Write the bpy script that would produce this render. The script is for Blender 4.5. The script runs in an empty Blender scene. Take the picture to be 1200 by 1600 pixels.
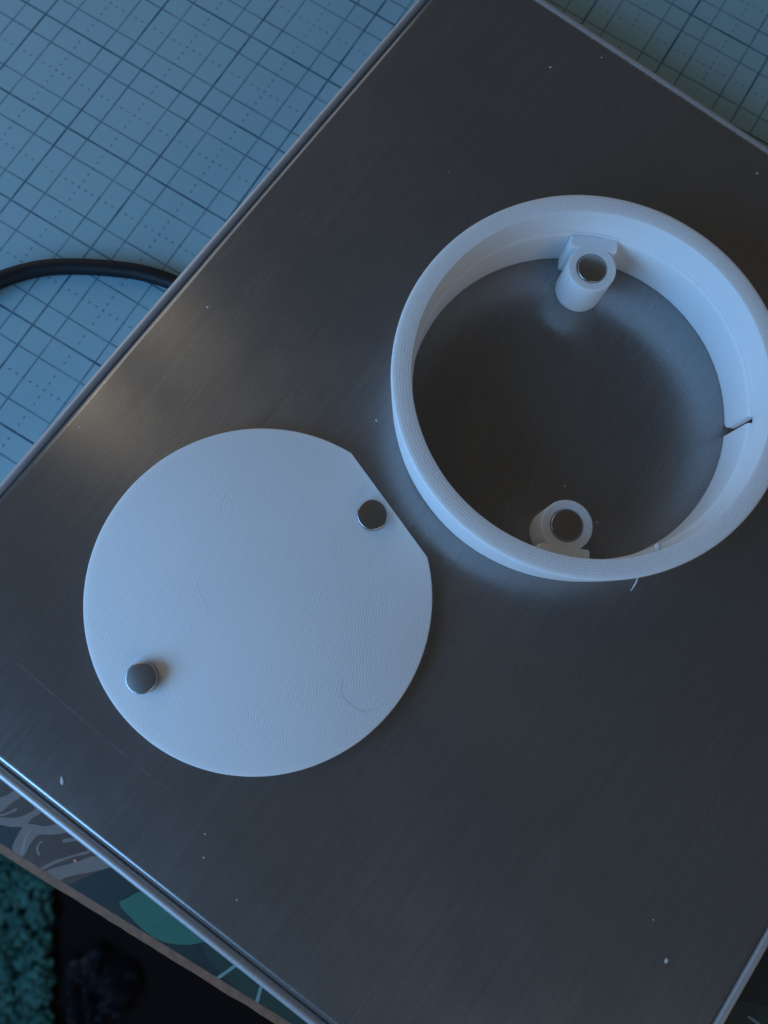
import bpy, bmesh, math, random
from mathutils import Vector, Matrix, noise
random.seed(7)
MM = 0.001
scene = bpy.context.scene
COL = scene.collection

# ---------------------------------------------------------------- camera
cd = bpy.data.cameras.new('camera')
cam = bpy.data.objects.new('camera', cd); COL.objects.link(cam)
R = Matrix(((0.99894876, -0.0040546, -0.045661), (-0.0040546, 0.9843615, -0.17611358), (0.045661, 0.17611358, 0.98331027)))
cam.matrix_world = Matrix.Translation((0, 0, 133.158 * MM)) @ R.to_4x4()
cd.sensor_fit = 'AUTO'; cd.sensor_width = 36.0
cd.lens = 1172.09 / 1600 * 36
cd.clip_start = 0.005; cd.clip_end = 20
cd.dof.use_dof = True; cd.dof.focus_distance = 0.134; cd.dof.aperture_fstop = 19
scene.camera = cam

# ---------------------------------------------------------------- light
scene.view_settings.view_transform = 'Standard'
scene.view_settings.look = 'None'
scene.view_settings.exposure = 0
scene.view_settings.gamma = 1
w = bpy.data.worlds.new('World'); scene.world = w; w.use_nodes = True
bg = w.node_tree.nodes['Background']
bg.inputs[0].default_value = (1.06, 1.0, 0.92, 1); bg.inputs[1].default_value = 0.045

def area(name, loc, target, sx, sy, col, power):
    l = bpy.data.lights.new(name, 'AREA'); l.shape = 'RECTANGLE'; l.size = sx; l.size_y = sy
    l.color = col; l.energy = power
    o = bpy.data.objects.new(name, l); COL.objects.link(o)
    o.location = loc
    o.rotation_euler = (Vector(target) - Vector(loc)).to_track_quat('-Z', 'Y').to_euler()
    return o
# a cold screen-like source low at the left front, three weak neutral ones of the room, two small warm ones far left
area('cold_light', (-0.43, -0.165, 0.220), (0.02, 0.04, 0.0), 0.46, 0.28, (0.22, 0.52, 0.98), 3.15)
UU = Vector((0.593, 0.805, 0)); VV = Vector((0.805, -0.593, 0))
area('room_light_back', (-0.42, 0.70, 0.24), (0.0, 0.03, 0.0), 0.60, 0.30, (0.97, 0.98, 1.0), 0.50)
area('room_light_left', UU * 0.13 + VV * -0.80 + Vector((0, 0, 0.48)), (0.02, 0.05, 0.0), 0.34, 0.30, (1.0, 0.95, 0.90), 0.34)
area('room_light_front', (0.32, -0.78, 0.35), (0.0, 0.03, 0.0), 0.60, 0.40, (0.97, 0.98, 1.0), 1.05)
area('warm_light_small', UU * 0.050 + VV * -0.56 + Vector((0, 0, 0.60)), (0, 0, 0), 0.05, 0.05, (1.0, 0.82, 0.56), 0.105)
area('warm_light_far', UU * 0.180 + VV * -0.54 + Vector((0, 0, 0.60)), (0, 0, 0), 0.06, 0.05, (1.0, 0.82, 0.56), 0.060)

# ---------------------------------------------------------------- helpers
def tag(o, label=None, cat=None, group=None, kind=None):
    if label: o['label'] = label
    if cat: o['category'] = cat
    if group: o['group'] = group
    if kind: o['kind'] = kind
    return o

def empty(name, loc=(0, 0, 0), rz=0.0):
    o = bpy.data.objects.new(name, None); COL.objects.link(o)
    o.empty_display_size = 0.01
    o.location = loc; o.rotation_euler = (0, 0, rz)
    return o

def link(name, bm, mat, parent=None, smooth=None):
    bmesh.ops.recalc_face_normals(bm, faces=bm.faces)
    me = bpy.data.meshes.new(name); bm.to_mesh(me); bm.free()
    me.materials.append(mat)
    o = bpy.data.objects.new(name, me); COL.objects.link(o)
    if parent: o.parent = parent
    if smooth is not None:
        for p in me.polygons: p.use_smooth = p.loop_total < 20
        me.set_sharp_from_angle(angle=math.radians(smooth))
    return o

class NT:
    """tiny node builder"""
    def __init__(s, name):
        s.m = bpy.data.materials.new(name); s.m.use_nodes = True
        s.t = s.m.node_tree; s.bsdf = s.t.nodes['Principled BSDF']
    def n(s, typ, **kw):
        nd = s.t.nodes.new(typ)
        for k, v in kw.items(): setattr(nd, k, v)
        return nd
    def put(s, sock, val):
        if hasattr(val, 'is_output') or isinstance(val, bpy.types.NodeSocket): s.t.links.new(val, sock)
        else: sock.default_value = val
    def math(s, op, a, b=0.0, c=0.0, clamp=False):
        nd = s.n('ShaderNodeMath', operation=op, use_clamp=clamp)
        s.put(nd.inputs[0], a); s.put(nd.inputs[1], b); s.put(nd.inputs[2], c)
        return nd.outputs[0]
    def coord(s, kind='Object'):
        return s.n('ShaderNodeTexCoord').outputs[kind]
    def sep(s, v):
        nd = s.n('ShaderNodeSeparateXYZ'); s.put(nd.inputs[0], v); return nd.outputs
    def noise(s, vec, scale, detail=3.0, rough=0.5, out='Fac'):
        nd = s.n('ShaderNodeTexNoise'); s.put(nd.inputs['Vector'], vec)
        nd.inputs['Scale'].default_value = scale; nd.inputs['Detail'].default_value = detail
        nd.inputs['Roughness'].default_value = rough
        return nd.outputs[out]
    def mapping(s, vec, rot=(0, 0, 0), scale=(1, 1, 1), loc=(0, 0, 0)):
        nd = s.n('ShaderNodeMapping'); s.put(nd.inputs['Vector'], vec)
        nd.inputs['Rotation'].default_value = rot; nd.inputs['Scale'].default_value = scale; nd.inputs['Location'].default_value = loc
        return nd.outputs[0]
    def ramp(s, f, p0, p1, c0=0.0, c1=1.0):
        nd = s.n('ShaderNodeMapRange'); s.put(nd.inputs[0], f)
        nd.inputs[1].default_value = p0; nd.inputs[2].default_value = p1
        nd.inputs[3].default_value = c0; nd.inputs[4].default_value = c1
        return nd.outputs[0]
    def mix(s, f, a, b):
        nd = s.n('ShaderNodeMix', data_type='RGBA'); s.put(nd.inputs[0], f)
        s.put(nd.inputs[6], a); s.put(nd.inputs[7], b)
        return nd.outputs[2]
    def bump(s, h, dist, strength=1.0):
        nd = s.n('ShaderNodeBump'); s.put(nd.inputs['Height'], h)
        nd.inputs['Distance'].default_value = dist; nd.inputs['Strength'].default_value = strength
        s.t.links.new(nd.outputs[0], s.bsdf.inputs['Normal'])
        return nd.outputs[0]
    def set(s, **kw):
        for k, v in kw.items(): s.put(s.bsdf.inputs[k.replace('_', ' ')], v)
        return s.m

def rgb(r, g, b): return (r, g, b, 1)

def plain(name, c, rough=0.6, var=0.15, scale=300, metallic=0.0, spec=0.5):
    t = NT(name); co = t.coord()
    f = t.noise(co, scale, 4)
    col = t.mix(f, rgb(*[x * (1 - var) for x in c]), rgb(*[min(1, x * (1 + var)) for x in c]))
    t.bump(t.noise(co, scale * 6, 3), 0.00004, 0.5)
    return t.set(Base_Color=col, Roughness=rough, Metallic=metallic, Specular_IOR_Level=spec)

# ---------------------------------------------------------------- materials
def mat_plastic(name, kind):
    t = NT(name); co = t.coord(); X, Y, Z = t.sep(co)
    big = t.noise(co, 60, 3); fine = t.noise(co, 2500, 3)
    if kind == 'disc':      # raster lines of the first printed layer, rim lines round the edge
        a = math.radians(-9.6)
        s = t.math('ADD', t.math('MULTIPLY', X, math.cos(a)), t.math('MULTIPLY', Y, math.sin(a)))
        s = t.math('ADD', s, t.math('MULTIPLY', t.math('SUBTRACT', t.noise(co, 260, 2), 0.5), 0.00014))
        lines = t.math('SINE', t.math('MULTIPLY', s, 2 * math.pi / 0.00046))
        amp = t.ramp(t.noise(co, 160, 3), 0.35, 0.68, 0.12, 1.0)
        r = t.math('SQRT', t.math('ADD', t.math('MULTIPLY', X, X), t.math('MULTIPLY', Y, Y)))
        rimm = t.math('GREATER_THAN', r, 0.0288)
        rl = t.math('SINE', t.math('MULTIPLY', r, 2 * math.pi / 0.00046))
        h = t.math('MULTIPLY', lines, amp)
        h = t.math('ADD', t.math('MULTIPLY', h, t.math('SUBTRACT', 1.0, rimm)), t.math('MULTIPLY', rl, t.math('MULTIPLY', rimm, 0.35)))
        h = t.math('ADD', t.math('MULTIPLY', h, 0.22), t.math('MULTIPLY', fine, 0.6))
        t.bump(h, 0.00008, 0.75)
        tint = t.math('MULTIPLY', lines, t.math('MULTIPLY', amp, 0.10))
    else:
        lay = t.math('SINE', t.math('MULTIPLY', Z, 2 * math.pi / 0.00030))
        r = t.math('SQRT', t.math('ADD', t.math('MULTIPLY', X, X), t.math('MULTIPLY', Y, Y)))
        rl = t.math('SINE', t.math('MULTIPLY', r, 2 * math.pi / 0.00050))
        nz = t.sep(t.n('ShaderNodeNewGeometry').outputs['Normal'])[2]
        up = t.math('GREATER_THAN', nz, 0.8)
        h = t.math('ADD', t.math('MULTIPLY', lay, t.math('SUBTRACT', 1.0, up)), t.math('MULTIPLY', rl, up))
        h = t.math('ADD', t.math('MULTIPLY', h, 0.13), t.math('MULTIPLY', fine, 1.1))
        h = t.math('ADD', h, t.math('MULTIPLY', t.noise(t.mapping(co, scale=(1, 1, 8)), 350, 3), 0.6))
        t.bump(h, 0.00008, 0.75)
        tint = t.math('MULTIPLY', h, 0.03)
    f = t.math('ADD', t.math('ADD', t.math('MULTIPLY', big, 0.6), 0.2), tint)
    col = t.mix(f, rgb(0.70, 0.71, 0.72), rgb(0.80, 0.80, 0.80))
    t.bsdf.inputs['Subsurface Radius'].default_value = (1.0, 0.9, 0.8)
    t.bsdf.inputs['Subsurface Scale'].default_value = 0.0020
    return t.set(Base_Color=col, Roughness=0.70, Specular_IOR_Level=0.25, Subsurface_Weight=0.5)
M_disc = mat_plastic('white_plastic_disc', 'disc')
M_ring = mat_plastic('white_plastic_ring', 'ring')

SCRATCH = [(-35.61, 44.96, -36.55, 25.97, 0.16, 0.30), (-36.42, 30.29, -36.98, 9.15, 0.13, 0.22), (-36.83, 17.55, -36.71, 5.30, 0.12, 0.15), (24.18, -3.28, 23.33, -7.01, 0.12, 0.30), (25.31, 1.91, 23.70, -0.27, 0.14, 0.30), (16.76, 49.68, 22.87, 49.83, 0.06, 0.35), (15.61, 56.29, 21.01, 56.55, 0.06, 0.30), (15.71, 42.69, 21.52, 43.24, 0.06, 0.30), (11.52, -66.09, 23.12, -64.97, 0.06, 0.20), (-14.35, -47.90, -9.77, -50.73, 0.06, 0.20), (116.08, 11.15, 122.10, 13.11, 0.06, 0.30), (-36.20, -26.74, -28.44, -32.19, 0.06, 0.15), (60.14, 19.56, 68.07, 22.30, 0.06, 0.20)]
def mat_steel(name, rough, base, brushed=True):
    t = NT(name); co = t.coord()          # local x runs along the brushing
    st = t.mapping(co, scale=(0.022, 1, 1))
    hair = t.noise(st, 2600, 3, 0.7); hair2 = t.noise(st, 900, 3, 0.7)
    cloud = t.noise(co, 28, 4, 0.6)
    sm = t.noise(co, 90, 5, 0.65)
    h = t.math('ADD', t.math('MULTIPLY', hair, 0.6), t.math('MULTIPLY', hair2, 0.6))
    rg = t.math('ADD', t.math('ADD', rough - 0.15, t.math('MULTIPLY', hair2, 0.06)), t.math('ADD', t.math('MULTIPLY', cloud, 0.13), t.math('MULTIPLY', sm, 0.11)))
    f = t.math('ADD', t.math('MULTIPLY', hair, 0.6), t.math('MULTIPLY', cloud, 0.2))
    f = t.math('ADD', f, t.math('ADD', t.math('MULTIPLY', hair2, 0.2), t.math('MULTIPLY', t.noise(co, 2600, 2), 0.35)))
    f = t.ramp(f, 0.38, 0.97)
    col = t.mix(f, rgb(*[x * 0.84 for x in base]), rgb(*[x * 1.16 for x in base]))
    if brushed:
        # a few fine handling scratches, each at its own place on the plate
        X, Y, Z = t.sep(co)
        sc = 0.0
        for (xa, ya, xb, yb, wd, k) in SCRATCH:
            P = Vector((xa, ya)) * MM; Q = Vector((xb, yb)) * MM; L = (Q - P).length; D = (Q - P) / L
            px = t.math('SUBTRACT', X, P.x); py = t.math('SUBTRACT', Y, P.y)
            al = t.math('ADD', t.math('MULTIPLY', px, D.x), t.math('MULTIPLY', py, D.y))
            ac = t.math('SUBTRACT', t.math('MULTIPLY', px, D.y), t.math('MULTIPLY', py, D.x))
            inside = t.math('MULTIPLY', t.ramp(al, 0, L * 0.2), t.ramp(al, L * 0.7, L, 1.0, 0.0))
            one = t.math('MULTIPLY', t.ramp(t.math('ABSOLUTE', ac), 0.0, wd * MM, k, 0.0), inside)
            sc = t.math('MAXIMUM', sc, one)
        sc = t.math('MULTIPLY', sc, t.ramp(t.noise(co, 400, 3), 0.3, 0.6))
        col = t.mix(sc, col, rgb(0.85, 0.85, 0.86))
        rg = t.math('ADD', rg, t.math('MULTIPLY', sc, 0.25))
        t.bump(h, 0.00001, 0.35)
        tg = t.n('ShaderNodeVectorTransform', vector_type='VECTOR', convert_from='OBJECT', convert_to='WORLD')
        tg.inputs[0].default_value = (0, 1, 0)
        t.t.links.new(tg.outputs[0], t.bsdf.inputs['Tangent'])
        t.bsdf.inputs['Anisotropic'].default_value = 0.75
    else:
        t.bump(t.noise(co, 1500, 3), 0.00002, 0.4)
    return t.set(Base_Color=col, Roughness=rg, Metallic=0.82 if brushed else 0.55)
M_plate = mat_steel('brushed_steel', 0.265, (0.305, 0.303, 0.303))
M_tray = mat_steel('satin_steel', 0.46, (0.52, 0.52, 0.53), False)

def mat_magnet():
    t = NT('nickel'); co = t.coord()
    f = t.noise(t.mapping(co, loc=(0.37, 0.21, 0.43)), 3300, 3)
    return t.set(Base_Color=t.mix(f, rgb(0.42, 0.41, 0.40), rgb(0.46, 0.45, 0.44)), Roughness=0.28, Metallic=1.0)
M_mag = mat_magnet()

def mat_mat():
    t = NT('cutting_mat_print'); co = t.coord(); X, Y, Z = t.sep(co)
    wob = t.math('MULTIPLY', t.math('SUBTRACT', t.noise(co, 120, 2), 0.5), 0.00012)
    X = t.math('ADD', X, wob); Y = t.math('ADD', Y, wob)
    def dist(c, off, per):
        q = t.math('ADD', t.math('DIVIDE', t.math('SUBTRACT', c, off), per), 0.5)
        return t.math('MULTIPLY', t.math('ABSOLUTE', t.math('SUBTRACT', t.math('FRACT', q), 0.5)), per)
    def line(d, wd): return t.ramp(d, wd * 0.55, wd * 1.15, 1.0, 0.0)
    fade = t.ramp(t.noise(co, 110, 4, 0.65), 0.30, 0.60, 0.55, 1.0)
    def both(fn):
        return t.math('MAXIMUM', fn(X, Y), fn(Y, X))
    major = both(lambda a, b: line(dist(a, 0, 0.020), 0.00027))
    minor = both(lambda a, b: line(dist(a, 0.005, 0.010), 0.00021))
    def dash(a, b):
        l = line(dist(a, 0.010, 0.020), 0.00022)
        g = line(dist(b, 0, 0.020 / 12), 0.00036)
        return t.math('MULTIPLY', l, g)
    dsh = both(dash)
    k = t.math('MAXIMUM', t.math('MULTIPLY', major, 0.95), t.math('MAXIMUM', t.math('MULTIPLY', minor, 0.72), t.math('MULTIPLY', dsh, 0.62)))
    k = t.math('MULTIPLY', k, fade)
    blotch = t.noise(co, 45, 4, 0.6)
    base = t.mix(blotch, rgb(0.240, 0.405, 0.465), rgb(0.295, 0.45, 0.495))
    base = t.mix(t.math('MULTIPLY', t.noise(co, 700, 2), 0.22), base, rgb(0.18, 0.33, 0.38))
    col = t.mix(k, base, rgb(0.022, 0.075, 0.115))
    t.bump(t.noise(co, 1800, 3), 0.00006, 0.5)
    return t.set(Base_Color=col, Roughness=0.62, Specular_IOR_Level=0.3)
M_mat = mat_mat()
M_cable = plain('black_rubber', (0.008, 0.009, 0.011), 0.5, 0.2, 500, spec=0.2)
M_print_base = plain('print_dark_teal', (0.016, 0.026, 0.025), 0.45, 0.25, 500)
M_print_brown = plain('print_brown', (0.075, 0.047, 0.034), 0.45, 0.25, 600)
M_print_grey = plain('print_grey', (0.19, 0.150, 0.130), 0.45, 0.15, 700)
M_print_light = plain('print_light_grey', (0.24, 0.21, 0.19), 0.45, 0.15, 700)
M_print_leaf = plain('print_teal', (0.034, 0.135, 0.098), 0.45, 0.15, 500)
M_print_green = plain('print_green', (0.022, 0.045, 0.035), 0.45, 0.3, 400)
M_print_stem = plain('print_stem', (0.16, 0.26, 0.25), 0.45, 0.15, 700)
M_copper = plain('copper_dot', (0.75, 0.30, 0.18), 0.4, 0.1, 500)
M_edge = plain('bare_board_edge', (0.17, 0.080, 0.040), 0.7, 0.55, 700)
M_leg = plain('table_leg_wood', (0.08, 0.05, 0.03), 0.6, 0.3, 60)
M_floor = plain('dark_floor', (0.013, 0.010, 0.010), 0.8, 0.3, 20, spec=0.05)
M_rug = plain('teal_wool', (0.055, 0.17, 0.15), 0.95, 0.9, 60, spec=0.1)
M_backing = plain('rug_backing', (0.010, 0.030, 0.030), 0.9, 0.3, 90)
M_cloth = plain('dark_satin', (0.035, 0.042, 0.055), 0.33, 0.4, 60)
M_dust = plain('dust', (0.55, 0.57, 0.58), 0.9, 0.1, 900)
M_hair = plain('fibre', (0.58, 0.60, 0.64), 0.7, 0.1, 900)

# ---------------------------------------------------------------- generic shapes
def lathe(bm, prof, n=96, closed=False, cx=0, cy=0, cap_top=False, cap_bottom=False):
    loops = []
    for r, z in prof:
        loops.append([bm.verts.new(((cx + r * math.cos(2 * math.pi * i / n)) * MM, (cy + r * math.sin(2 * math.pi * i / n)) * MM, z * MM)) for i in range(n)])
    m = len(loops)
    for k in range(m if closed else m - 1):
        a, b = loops[k], loops[(k + 1) % m]
        for i in range(n): bm.faces.new((a[i], a[(i + 1) % n], b[(i + 1) % n], b[i]))
    if cap_top: bm.faces.new(loops[-1])
    if cap_bottom: bm.faces.new(list(reversed(loops[0])))
    return loops

def tube(bm, pts, rad, n=12, cap=True):
    P = [Vector(p) for p in pts]; loops = []
    up = Vector((0, 0, 1))
    for i, p in enumerate(P):
        d = (P[min(i + 1, len(P) - 1)] - P[max(i - 1, 0)]).normalized()
        s = d.cross(up)
        if s.length < 1e-6: s = Vector((1, 0, 0))
        s.normalize(); u = s.cross(d).normalized()
        r = rad[i] if isinstance(rad, (list, tuple)) else rad
        loops.append([bm.verts.new((p + (s * math.cos(2 * math.pi * k / n) + u * math.sin(2 * math.pi * k / n)) * r)) for k in range(n)])
    for a, b in zip(loops, loops[1:]):
        for k in range(n): bm.faces.new((a[k], a[(k + 1) % n], b[(k + 1) % n], b[k]))
    if cap: bm.faces.new(list(reversed(loops[0]))); bm.faces.new(loops[-1])

def spline(pts, n=8):
    P = [Vector(p) for p in pts]; out = []
    for i in range(len(P) - 1):
        p0, p1, p2, p3 = P[max(i - 1, 0)], P[i], P[i + 1], P[min(i + 2, len(P) - 1)]
        for k in range(n):
            s = k / n
            out.append(0.5 * ((2 * p1) + (p2 - p0) * s + (2 * p0 - 5 * p1 + 4 * p2 - p3) * s * s + (3 * p1 - p0 - 3 * p2 + p3) * s ** 3))
    out.append(P[-1]); return out

def rrect(u0, u1, v0, v1, d, rc, seg=6):
    """rounded rectangle loop offset outward by d"""
    r = max(rc + d, 0.15); out = []
    for (cx, cy, a0) in ((u1 - rc, v1 - rc, 0), (u0 + rc, v1 - rc, 90), (u0 + rc, v0 + rc, 180), (u1 - rc, v0 + rc, 270)):
        for k in range(seg + 1):
            a = math.radians(a0 + 90 * k / seg)
            out.append((cx + r * math.cos(a), cy + r * math.sin(a)))
    return out

def loft(bm, loops):
    V = [[bm.verts.new((x * MM, y * MM, z * MM)) for x, y in lp] for lp, z in loops]
    n = len(V[0])
    for a, b in zip(V, V[1:]):
        for i in range(n): bm.faces.new((a[i], a[(i + 1) % n], b[(i + 1) % n], b[i]))
    return V

def box(bm, x0, x1, y0, y1, z0, z1):
    M = Matrix.Translation(((x0 + x1) / 2 * MM, (y0 + y1) / 2 * MM, (z0 + z1) / 2 * MM)) @ Matrix.Diagonal(((x1 - x0) * MM, (y1 - y0) * MM, (z1 - z0) * MM, 1))
    return bmesh.ops.create_cube(bm, size=1, matrix=M)['verts']

# ================================================================ the setting
FLOOR = -460.0
bm = bmesh.new(); box(bm, -1500, 1500, -1500, 1500, FLOOR - 20, FLOOR)
tag(link('floor', bm, M_floor), kind='structure')

# ---------------------------------------------------------------- table
ZT = -13.5
TA = math.radians(-30.2)
table = empty('table', (0, 0, FLOOR * MM), TA)
tag(table, 'dark printed tabletop with grey swirls and a worn brown edge under the cutting mat', 'table')
TO = (0, 0, -FLOOR)                     # table parts are written relative to the floor
E0, E1, N0, N1 = -420.0, 420.0, -61.5, 470.0
def trel(z): return z - FLOOR
bm = bmesh.new()
box(bm, E0, E1, N0, N1, trel(ZT - 18), trel(ZT))
link('tabletop', bm, M_print_base, table)
bm = bmesh.new()                        # worn bevelled edge where the board shows
prof = [(N0 - 0.02, trel(ZT - 0.02)), (N0 - 0.9, trel(ZT - 0.18)), (N0 - 1.7, trel(ZT - 0.7)), (N0 - 2.1, trel(ZT - 1.6)), (N0 - 2.1, trel(ZT - 17.5)), (N0 - 0.02, trel(ZT - 18))]
ns = 400; rows = []
for i in range(ns + 1):
    e = E0 + (E1 - E0) * i / ns
    row = []
    for j, (nn, zz) in enumerate(prof):
        wob = noise.noise(Vector((e * 0.35, j * 3.1, 0))) * 0.22 + noise.noise(Vector((e * 1.6, j * 5.7, 4))) * 0.12
        k = 1.0 if 0 < j < 4 else 0.0
        row.append(bm.verts.new((e * MM, (nn + wob * k) * MM, (zz + wob * 0.5 * k) * MM)))
    rows.append(row)
for a, b in zip(rows, rows[1:]):
    for j in range(len(prof) - 1): bm.faces.new((a[j], b[j], b[j + 1], a[j + 1]))
link('edge_strip', bm, M_edge, table, 50)
for (e, nn) in ((E0 + 30, N0 + 30), (E1 - 30, N0 + 30), (E0 + 30, N1 - 30), (E1 - 30, N1 - 30)):
    bm = bmesh.new()
    lathe(bm, [(12, 0.3), (13, 3), (20, trel(ZT - 18.2))], 16, cx=e, cy=nn, cap_top=True, cap_bottom=True)
    link('leg', bm, M_leg, table, 40)

TINV = Matrix.Rotation(-TA, 2)
def flat_print(name, pts, mat, layer, label=None):
    """flat printed shape on the tabletop, world millimetres"""
    bm = bmesh.new()
    P = [TINV @ Vector(p) for p in pts]
    n = len(P); sm = []
    for i in range(n):                   # soften the outline
        for s in (0.0, 0.34, 0.67):
            p0, p1, p2, p3 = P[i - 1], P[i], P[(i + 1) % n], P[(i + 2) % n]
            sm.append(0.5 * ((2 * p1) + (p2 - p0) * s + (2 * p0 - 5 * p1 + 4 * p2 - p3) * s * s + (3 * p1 - p0 - 3 * p2 + p3) * s ** 3))
    vs = [bm.verts.new((p.x * MM, max(p.y, N0 + 0.01) * MM, trel(ZT + 0.02 * layer) * MM)) for p in sm]
    es = [bm.edges.new((vs[i], vs[(i + 1) % len(vs)])) for i in range(len(vs))]
    bmesh.ops.triangle_fill(bm, edges=es, use_beauty=True)
    o = link(name, bm, mat, table)
    for p in o.data.polygons:
        if p.normal.z < 0: p.flip()
    if label: o['label'] = label
    return o
flat_print('brown_print', [(-70.91, -19.36), (-63.82, -21.68), (-55.31, -27.92), (-49.28, -32.42), (-43.26, -37.42), (-42.95, -38.73), (-47.59, -40.81), (-51.14, -41.60), (-57.97, -37.73), (-60.36, -36.07), (-59.72, -32.81), (-59.01, -31.73), (-63.00, -31.45), (-69.77, -31.58)], M_print_brown, 1)
flat_print('green_print', [(-25.69, -53.43), (-22.67, -52.76), (-14.03, -58.17), (-7.14, -64.52), (-7.07, -69.61), (-13.84, -66.40)], M_print_green, 1)
flat_print('green_print', [(63.86, -71.44), (65.04, -64.17), (69.25, -63.42), (76.28, -64.64), (83.23, -66.71), (81.28, -73.96)], M_print_green, 1)
flat_print('swirl_print', [(-67.90, -27.20), (-63.38, -26.82), (-62.05, -26.39), (-60.96, -25.74), (-59.63, -26.64), (-60.82, -27.51), (-61.89, -28.38), (-62.63, -29.04), (-63.17, -29.36), (-67.60, -30.51)], M_print_grey, 2)
flat_print('swirl_print', [(-66.51, -30.08), (-63.14, -29.69), (-62.02, -29.48), (-60.93, -28.95), (-60.27, -28.63), (-60.34, -29.18), (-61.44, -29.60), (-62.21, -29.92), (-63.11, -30.08), (-66.47, -30.52)], M_print_grey, 2)
flat_print('swirl_print', [(-67.60, -30.51), (-63.10, -30.24), (-60.81, -30.38), (-59.13, -30.07), (-57.48, -29.33), (-56.72, -28.78), (-55.87, -29.57), (-57.18, -30.32), (-57.91, -31.19), (-58.41, -32.06), (-59.55, -31.93), (-61.26, -31.91), (-62.98, -31.56), (-67.48, -31.82)], M_print_grey, 2)
flat_print('swirl_print', [(-58.86, -31.94), (-57.87, -31.52), (-56.73, -31.53), (-55.00, -31.89), (-52.74, -31.59), (-50.61, -32.83), (-53.19, -33.34), (-54.90, -33.31), (-56.02, -33.40), (-57.08, -34.48), (-57.67, -35.56), (-58.25, -36.85), (-59.37, -36.94), (-60.49, -35.62), (-60.05, -34.11)], M_print_grey, 3)
flat_print('swirl_print', [(-57.25, -32.18), (-57.88, -32.83), (-58.47, -33.91), (-58.91, -35.53), (-59.06, -36.50), (-58.38, -36.51), (-58.19, -34.56), (-57.73, -33.26), (-57.12, -32.29)], M_print_light, 4)
flat_print('swirl_print', [(-55.50, -34.40), (-56.14, -35.04), (-56.30, -35.91), (-55.77, -36.89), (-55.50, -36.68), (-55.85, -35.81), (-55.68, -35.05), (-55.15, -34.51)], M_print_grey, 2)
flat_print('swirl_print', [(-51.76, -34.34), (-50.31, -33.93), (-48.91, -34.39), (-50.04, -34.59), (-51.39, -34.73)], M_print_grey, 2)
flat_print('swirl_print', [(-55.16, -38.95), (-53.21, -37.91), (-51.21, -37.29), (-48.99, -36.67), (-46.97, -36.16), (-46.72, -36.60), (-48.96, -37.11), (-51.07, -37.72), (-52.94, -38.45), (-54.80, -39.28)], M_print_grey, 2)
flat_print('swirl_print', [(-54.20, -39.61), (-51.12, -38.58), (-48.33, -37.87), (-45.54, -37.05), (-42.49, -38.72), (-45.38, -39.65), (-48.74, -40.24), (-51.18, -40.84), (-52.24, -41.79)], M_print_grey, 3)
flat_print('swirl_print', [(-56.90, -39.78), (-55.55, -39.81), (-54.62, -40.14), (-55.27, -40.46), (-56.41, -40.33)], M_print_grey, 2)
flat_print('leaf_print', [(-40.98, -45.20), (-39.45, -44.26), (-36.67, -43.35), (-31.40, -46.76), (-25.55, -51.22), (-26.42, -51.93), (-28.33, -52.21), (-30.93, -52.05), (-33.67, -51.37), (-36.34, -49.73), (-38.94, -47.36)], M_print_leaf, 2)
flat_print('stem_print', [(-23.17, -57.53), (-21.74, -56.63), (-19.75, -55.32), (-19.40, -55.74), (-21.39, -57.05), (-22.82, -57.96)], M_print_stem, 3)
flat_print('stem_print', [(-16.30, -61.72), (-16.00, -60.49), (-15.58, -59.15), (-15.12, -59.37), (-15.43, -60.71), (-15.74, -61.83)], M_print_stem, 3)
flat_print('stem_print', [(72.55, -66.12), (73.68, -66.78), (75.23, -67.97), (74.84, -68.27), (73.40, -67.19), (72.29, -66.43)], M_print_stem, 3)
flat_print('copper_dot', [(-48.96, -37.86), (-49.03, -38.04), (-49.22, -38.11), (-49.41, -38.03), (-49.51, -37.85), (-49.44, -37.66), (-49.25, -37.59), (-49.05, -37.67)], M_copper, 4)

# ---------------------------------------------------------------- cutting mat
GA = -0.5495
bm = bmesh.new()
# object origin = one crossing of the bold lines; local x, y run along the grid
ox, oy = -66.7077, 136.0641
c, s = math.cos(GA), math.sin(GA)
lx = lambda x, y: ((x - ox) * c + (y - oy) * s, -(x - ox) * s + (y - oy) * c)
e_o, n_o = ox * c + oy * s, -ox * s + oy * c
x0, x1, y0, y1 = -260 - e_o, 78 - e_o, -39.8 - n_o, 300 - n_o
V = loft(bm, [(rrect(x0, x1, y0, y1, -0.2, 6), -1.46), (rrect(x0, x1, y0, y1, 0, 6), -1.2), (rrect(x0, x1, y0, y1, 0, 6), -0.2), (rrect(x0, x1, y0, y1, -0.2, 6), 0.0)])
bm.faces.new(V[-1]); bm.faces.new(list(reversed(V[0])))
mat_o = link('cutting_mat', bm, M_mat)
mat_o.location = (ox * MM, oy * MM, -12.02 * MM); mat_o.rotation_euler = (0, 0, GA)
tag(mat_o, 'pale blue green cutting mat with a printed dark grid, lying under the steel topped device', 'cutting mat')

# ---------------------------------------------------------------- steel topped device
DA = math.radians(53.55)
dev = empty('steel_topped_scale', (0, 0, -11.98 * MM), DA)
tag(dev, 'flat dark device with a brushed steel top plate and a rounded metal rim', 'scale')
ZB = 11.98
cu, su = math.cos(DA), math.sin(DA)
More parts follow.
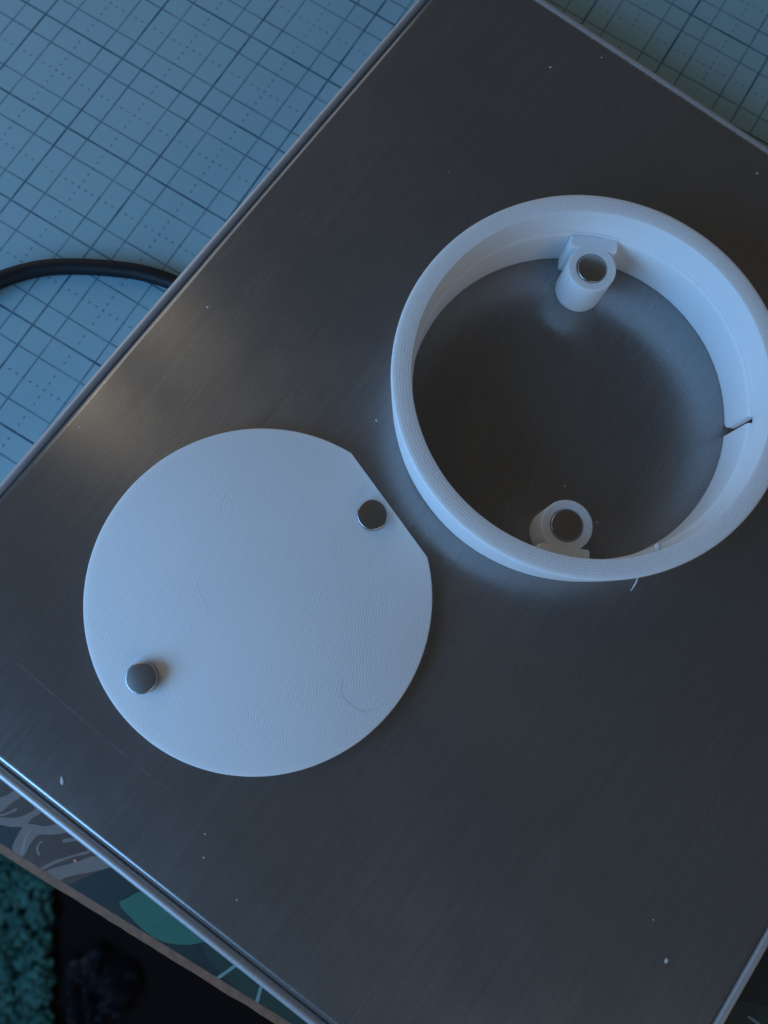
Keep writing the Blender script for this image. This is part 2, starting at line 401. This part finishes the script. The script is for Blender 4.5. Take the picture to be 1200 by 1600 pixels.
# local x = along the brushing (u), local y = -v
u0, u1, y0, y1 = -50.0, 129.2, -84.6, 65.55
bm = bmesh.new()
pl = []
for d, z in ((0, -5.5), (0, -1.15), (-0.05, -0.85), (-0.18, -0.60), (-0.36, -0.40), (-0.62, -0.21), (-0.86, -0.07), (-1.08, -0.015), (-1.3, 0.0)):
    pl.append((rrect(u0, u1, y0, y1, d, 1.6), z + ZB))
V = loft(bm, pl); bm.faces.new(V[-1]); bm.faces.new(list(reversed(V[0])))
link('top_plate', bm, M_plate, dev, 40)
bm = bmesh.new()
tr = []
for d, z in ((-3, -6.2), (0.40, -6.2), (0.40, -1.6), (0.55, -1.12), (0.95, -0.82), (1.35, -0.72), (1.75, -0.85), (2.08, -1.2), (2.25, -1.75), (2.25, -11.0), (1.4, -11.98)):
    tr.append((rrect(u0, u1, y0, y1, d, 1.6), z + ZB))
V = loft(bm, tr); bm.faces.new(list(reversed(V[-1]))); bm.faces.new(V[0])
link('tray', bm, M_tray, dev, 40)

# ---------------------------------------------------------------- printed disc
DX, DY, DR, DT = -15.516, 8.741, 30.0, 2.0
disc = empty('printed_disc', (DX * MM, DY * MM, 0.02 * MM))
tag(disc, 'white 3D printed round lid with one straight cut edge and two small magnets on it', 'lid')
def chord_circle(r):
    a0 = math.radians(math.atan2(6.75, 29.4) * 180 / math.pi); a1 = math.atan2(25.7, 15.9) + 0
    mid = (a0 + a1) / 2; half = (a1 - a0) / 2 * (r / DR) ** 0
    dchord = DR * math.cos((a1 - a0) / 2) - (DR - r)
    half = math.acos(dchord / r); out = []
    n = 220
    for i in range(n + 1):
        a = mid + half + (2 * math.pi - 2 * half) * i / n
        wob = 1 + 0.0006 * noise.noise(Vector((math.cos(a) * 6, math.sin(a) * 6, 1)))
        out.append((r * wob * math.cos(a), r * wob * math.sin(a)))
    p, q = out[-1], out[0]
    for i in range(1, 12):
        k = i / 12; out.append((p[0] + (q[0] - p[0]) * k, p[1] + (q[1] - p[1]) * k))
    return out
bm = bmesh.new()
V = loft(bm, [(chord_circle(DR - 0.25), 0.0), (chord_circle(DR - 0.02), 0.22), (chord_circle(DR), DT - 0.22), (chord_circle(DR - 0.07), DT - 0.07), (chord_circle(DR - 0.24), DT)])
bm.faces.new(V[-1]); bm.faces.new(list(reversed(V[0])))
link('lid_plate', bm, M_disc, disc, 35)

def magnet_bm(r, h, b=0.24):
    bm = bmesh.new()
    prof = [(r - b, 0)]
    prof += [(r - b + b * math.sin(k * math.pi / 8), b - b * math.cos(k * math.pi / 8)) for k in range(1, 5)]
    prof += [(r - b + b * math.cos(k * math.pi / 8), h - b + b * math.sin(k * math.pi / 8)) for k in range(0, 5)]
    lathe(bm, prof, 64, cap_top=True, cap_bottom=True)
    return bm
def magnet(parent, x, y, z, r, h, tilt=(0, 0)):
    o = link('magnet', magnet_bm(r, h), M_mag, parent, 50)
    o.location = (x * MM, y * MM, z * MM); o.rotation_euler = (math.radians(tilt[0]), math.radians(tilt[1]), 0)
    return o
a = math.radians(35.69); magnet(disc, 24.05 * math.cos(a), 24.05 * math.sin(a), DT - 0.2, 2.72, 1.9, (0.5, -0.5))
a = math.radians(-144.17); magnet(disc, 23.55 * math.cos(a) , 23.55 * math.sin(a), DT - 0.2, 2.66, 1.6, (1.5, -4.5))

# ---------------------------------------------------------------- printed ring
RX, RY = 40.70, 44.13
ring = empty('printed_ring', (RX * MM, RY * MM, 0.02 * MM))
tag(ring, 'white 3D printed open ring with two magnet posts inside and a slotted wall', 'ring')
bm = bmesh.new()
prof = [(29.85, 0.12), (29.95, 0.0), (32.45, 0.0), (32.75, 0.3), (33.05, 2.5), (33.45, 7.0), (33.8, 12.0), (33.95, 14.2), (33.93, 14.6), (33.80, 14.87), (33.55, 14.985), (33.3, 15.0),
        (30.72, 15.0), (30.56, 14.95), (30.5, 14.8), (30.45, 9.15), (30.35, 8.98), (29.95, 8.80), (29.84, 8.62), (29.80, 8.0)]
lathe(bm, prof, 256, closed=True)
for v in bm.verts:                       # hand-sized wobble of a printed wall
    r = math.hypot(v.co.x, v.co.y)
    k = 1 + 0.0018 * noise.noise(Vector((v.co.x * 90, v.co.y * 90, v.co.z * 160)))
    v.co.x *= k; v.co.y *= k
wall = link('wall', bm, M_ring, ring, 35)
# slot cut through the wall
bm = bmesh.new()
poly = [(-0.35, -1), (-0.35, 9.2), (0.85, 9.2), (0.85, 3.0), (0.92, 2.0), (1.1, 1.15), (1.45, 0.6), (1.95, 0.25), (2.4, 0.05), (2.4, -1)]
A = [bm.verts.new((27 * MM, y * MM, z * MM)) for y, z in poly]; B = [bm.verts.new((31.5 * MM, y * MM, z * MM)) for y, z in poly]
bm.faces.new(A); bm.faces.new(list(reversed(B)))
for i in range(len(poly)): bm.faces.new((A[i], B[i], B[(i + 1) % len(poly)], A[(i + 1) % len(poly)]))
V = loft(bm, [([(30.95, -6), (38, -6), (38, 7), (30.95, 7)], -1), ([(30.95, -6), (38, -6), (38, 7), (30.95, 7)], 10.4)])
bm.faces.new(V[-1]); bm.faces.new(list(reversed(V[0])))   # shallow pocket on the outside, behind the slot
cut = link('cutter', bm, M_ring, ring)
cut.rotation_euler = (0, 0, math.radians(-10.2))
md = wall.modifiers.new('slot', 'BOOLEAN'); md.object = cut; md.operation = 'DIFFERENCE'; md.solver = 'EXACT'; md.use_self = True
bpy.context.view_layer.update()
dg = bpy.context.evaluated_depsgraph_get()
newme = bpy.data.meshes.new_from_object(wall.evaluated_get(dg))
wall.modifiers.clear(); wall.data = newme; newme.name = 'wall'
newme.set_sharp_from_angle(angle=math.radians(35))
bpy.data.objects.remove(cut)

def post_bm(r=4.45, h=8.62, hole=2.84, depth=2.3, yf=3.65, hw=4.35, yend=6.6, rc=0.45):
    """post seen from above: a round pillar joined to the wall by a block; +y points to the wall"""
    bm = bmesh.new()
    xj = math.sqrt(r * r - yf * yf); a1 = math.atan2(yf, xj)
    out = [(hw, yend), (hw, yf + rc)] + [(hw - rc + rc * math.cos(t), yf + rc + rc * math.sin(t)) for t in (-0.4, -0.8, -1.2)] + [(hw - rc, yf)]
    n = 64
    for i in range(n + 1):
        t = a1 - (math.pi + 2 * a1) * i / n
        out.append((r * math.cos(t), r * math.sin(t)))
    out += [(-x, y) for x, y in reversed([(hw, yend), (hw, yf + rc)] + [(hw - rc + rc * math.cos(t), yf + rc + rc * math.sin(t)) for t in (-0.4, -0.8, -1.2)] + [(hw - rc, yf)])]
    low = [bm.verts.new((x * MM, y * MM, 0)) for x, y in out]
    def shrink(pts, d):
        res = []
        m = len(pts)
        for i in range(m):
            p, q, w_ = Vector(pts[i - 1]), Vector(pts[i]), Vector(pts[(i + 1) % m])
            t = (w_ - p).normalized(); nrm = Vector((t.y, -t.x))
            res.append((q[0] + nrm.x * d, q[1] + nrm.y * d))
        return res
    ins = shrink(out, 0.14)
    mid = [bm.verts.new((x * MM, y * MM, (h - 0.14) * MM)) for x, y in out]
    top = [bm.verts.new((x * MM, y * MM, h * MM)) for x, y in ins]
    m = len(out)
    for a_, b_ in ((low, mid), (mid, top)):
        for i in range(m): bm.faces.new((a_[i], a_[(i + 1) % m], b_[(i + 1) % m], b_[i]))
    k = 48
    def circ(rr, z): return [bm.verts.new((rr * math.cos(2 * math.pi * i / k) * MM, rr * math.sin(2 * math.pi * i / k) * MM, z * MM)) for i in range(k)]
    h0, h1, h2 = circ(hole + 0.1, h), circ(hole, h - 0.1), circ(hole, h - depth)
    for a_, b_ in ((h0, h1), (h1, h2)):
        for i in range(k): bm.faces.new((a_[i], a_[(i + 1) % k], b_[(i + 1) % k], b_[i]))
    bm.faces.new(h2)
    bm.edges.ensure_lookup_table()
    es = []
    for lp in (top, h0):
        for i in range(len(lp)):
            e = bm.edges.get((lp[i], lp[(i + 1) % len(lp)]))
            es.append(e)
    bmesh.ops.triangle_fill(bm, edges=es, use_beauty=True)
    return bm
for ang, rad, mr in ((82.39, 23.55, 2.72), (-98.82, 24.3, 2.78)):
    p = link('post', post_bm(), M_ring, ring, 35)
    a = math.radians(ang)
    p.location = (rad * math.cos(a) * MM, rad * math.sin(a) * MM, 0.03 * MM)
    p.rotation_euler = (0, 0, a - math.pi / 2)
    magnet(p, 0, 0, 6.50, mr, 2.2, (0.6, 0.4))
# little printing flaws: a loose plastic string, a blob on the inner lip
bm = bmesh.new()
tube(bm, [Vector((x - RX, y - RY, z)) * MM for x, y, z in ((51.9, 12.6, 0.7), (51.35, 11.2, 0.9), (50.9, 10.4, 0.7), (50.5, 9.6, 0.25))], [0.16 * MM, 0.15 * MM, 0.13 * MM, 0.06 * MM], 8)
link('loose_string', bm, M_ring, ring, 60)
bm = bmesh.new()
bmesh.ops.create_icosphere(bm, subdivisions=3, radius=0.55 * MM)
for v in bm.verts:
    v.co *= 1 + 0.25 * noise.noise(v.co * 2500); v.co.z *= 0.6
o = link('plastic_blob', bm, M_ring, ring, 60); o.location = ((50.6 - RX) * MM, (15.9 - RY) * MM, 13.2 * MM)

# ---------------------------------------------------------------- cable
bm = bmesh.new()
cp = [(-150, 8, -9.9), (-110, 42, -9.9), (-90, 60, -9.9), (-75.1, 69.3, -9.9), (-70.4, 72.5, -10.1), (-65.5, 74.6, -10.3), (-60.5, 75.7, -10.38), (-54.2, 75.95, -10.38), (-47.8, 75.6, -10.38), (-42.6, 74.9, -10.38), (-37.4, 73.4, -10.38), (-33.0, 71.4, -10.3), (-30.5, 70.0, -10.2)]
tube(bm, [q * MM for q in spline(cp, 8)], 1.62 * MM, 20)
tag(link('cable', bm, M_cable, None, 60), 'black round cable curving over the cutting mat into the side of the steel topped device', 'cable')

# ---------------------------------------------------------------- dust and fibres
specks = [
    (4.83, 40.99, .30, 'bright dust speck on the steel plate in the gap left of the white ring'),
    (-26.84, 62.75, .30, 'bright dust speck on the steel plate above the white lid, below the cable end'),
    (-47.66, -21.84, .62, 'largest pale dust flake, lying on the steel plate near its lower left edge'),
    (-23.8, -30.54, .2, 'upper one of two close dust specks on the steel plate below the white lid'),
    (-23.87, -34.23, .2, 'lower one of two close dust specks on the steel plate below the white lid'),
    (-18.22, -40.81, .2, 'dust speck near the lower steel rim, right of the two close specks'),
    (52.69, -51.47, .42, 'large pale dust speck in the lower right part of the steel plate'),
    (81.71, 93.45, .30, 'dust speck on the dark plate above the right side of the white ring'),
    (40.59, 116.32, .3, 'left one of two dust specks near the top edge of the dark plate'),
    (39.39, 28.76, .2, 'tiny dust speck inside the white ring, just above the lower post'),
    (45.11, 22.11, .2, 'tiny dust speck inside the white ring, just right of the lower post'),
    (19.35, 91.89, .16, 'faint dust speck on the dark plate above the upper left of the white ring'),
    (51.36, 118.94, .2, 'right one of two dust specks near the top edge of the dark plate'),
    (50.96, -45.15, .14, 'faint dust speck just above the large speck in the lower right part of the plate'),
    (-48.89, 39.26, .2, 'dust speck near the left plate edge beside the warm sheen')]
for x, y, r, lab in specks:
    bm = bmesh.new(); bmesh.ops.create_icosphere(bm, subdivisions=2, radius=1)
    sx, sy = r * random.uniform(0.75, 1.0), r * random.uniform(0.55, 0.9)
    if r > .6: sx, sy = 0.30, 0.72
    for v in bm.verts:
        k = 1 + 0.35 * noise.noise(v.co * 1.7 + Vector((x, y, 0)))
        v.co = Vector((v.co.x * sx * k, v.co.y * sy * k, v.co.z * r * 0.12 * k)) * MM
    o = link('dust_speck', bm, M_dust); o.location = (x * MM, y * MM, r * 0.09 * MM); o.rotation_euler = (0, 0, 0.15 if r > .6 else random.uniform(0, 3))
    tag(o, lab, 'dust speck', 'dust specks on the steel plate')
def fibre(pts, z, r, label):
    bm = bmesh.new()
    P = spline([(x, y, z) for x, y in pts], 6)
    tube(bm, [q * MM for q in P], [r * MM * min(1, 0.3 + 2 * min(i, len(P) - 1 - i) / len(P)) for i in range(len(P))], 6)
    tag(link('fibre', bm, M_hair, None, 60), label, 'fibre', 'fibres on the white lid')
fibre([(-1.55, -5.16), (-1.25, -6.4), (-1.38, -7.5), (-0.95, -8.5), (-0.30, -9.35), (0.55, -9.8), (1.28, -10.55), (2.1, -10.65), (2.91, -11.05), (3.9, -10.6), (4.86, -10.45), (5.96, -9.4), (5.85, -8.5)], 2.04, 0.032, 'long hooked grey fibre lying near the lower right rim of the white lid')
fibre([(-26.43, 11.54), (-25.91, 9.33), (-24.64, 7.47), (-24.11, 4.95)], 2.03, 0.012, 'short faint grey fibre lying on the left half of the white lid')

# ---------------------------------------------------------------- things on the floor
rug = empty('rug', (-330 * MM, -200 * MM, FLOOR * MM), math.radians(4))
tag(rug, 'teal shaggy rug on the dark floor beside the table, out of focus', 'rug')
bm = bmesh.new(); box(bm, -220, 118, -300, 300, 0.2, 6)
link('backing', bm, M_backing, rug)
verts = []; faces = []
for i in range(3600):                    # wool loops of the pile near the visible side
    x = random.uniform(-40, 119); y = random.uniform(-110, 95)
    r0 = random.uniform(2.0, 3.6); h = random.uniform(9, 19); lean = Vector((random.uniform(-7, 7), random.uniform(-7, 7)))
    b = len(verts); n = 6
    for (k, zz, rr) in ((0.0, 5.5, 0.8), (0.4, h * 0.6, 1.0), (0.8, h * 0.92, 0.85), (1.0, h, 0.35)):
        for j in range(n):
            a = 2 * math.pi * j / n
            verts.append(((x + lean.x * k + r0 * rr * math.cos(a)) * MM, (y + lean.y * k + r0 * rr * math.sin(a)) * MM, zz * MM))
    for q in range(3):
        for j in range(n): faces.append((b + q * n + j, b + q * n + (j + 1) % n, b + (q + 1) * n + (j + 1) % n, b + (q + 1) * n + j))
    faces.append(tuple(b + 3 * n + j for j in range(n)))
me = bpy.data.meshes.new('wool_pile'); me.from_pydata(verts, [], faces); me.materials.append(M_rug)
for p in me.polygons: p.use_smooth = True
o = bpy.data.objects.new('wool_pile', me); COL.objects.link(o); o.parent = rug; tag(o, kind='stuff')

def crumple(name, cx, cy, sx, sy, hgt, seed, mat):
    bm = bmesh.new(); n = 48; g = []
    for i in range(n + 1):
        row = []
        for j in range(n + 1):
            a = -1 + 2 * i / n; b = -1 + 2 * j / n
            a, b = a * math.sqrt(1 - b * b / 2), b * math.sqrt(1 - a * a / 2)
            edge = max(0.0, 1 - (a * a + b * b) ** 2)
            q = Vector((a * 1.6 + seed, b * 1.6, seed))
            f = 0.55 + 0.45 * noise.noise(q) + 0.40 * abs(noise.noise(q * 2.3)) + 0.12 * noise.noise(q * 5)
            ww = 1 + 0.45 * noise.noise(Vector((a * 2, b * 2, seed + 5)))
            row.append(bm.verts.new((a * sx * ww * MM, b * sy * ww * MM, (0.6 + hgt * edge * max(0.05, f)) * MM)))
        g.append(row)
    for i in range(n):
        for j in range(n): bm.faces.new((g[i][j], g[i + 1][j], g[i + 1][j + 1], g[i][j + 1]))
    geom = bmesh.ops.solidify(bm, geom=bm.faces[:], thickness=0.5 * MM)
    o = link(name, bm, mat, None, 60); o.location = (cx * MM, cy * MM, FLOOR * MM)
    return o
tag(crumple('cloth', -176, -236, 26, 26, 40, 3.7, M_cloth), 'dark crumpled blue cloth on the floor beside the teal rug, out of focus', 'cloth')
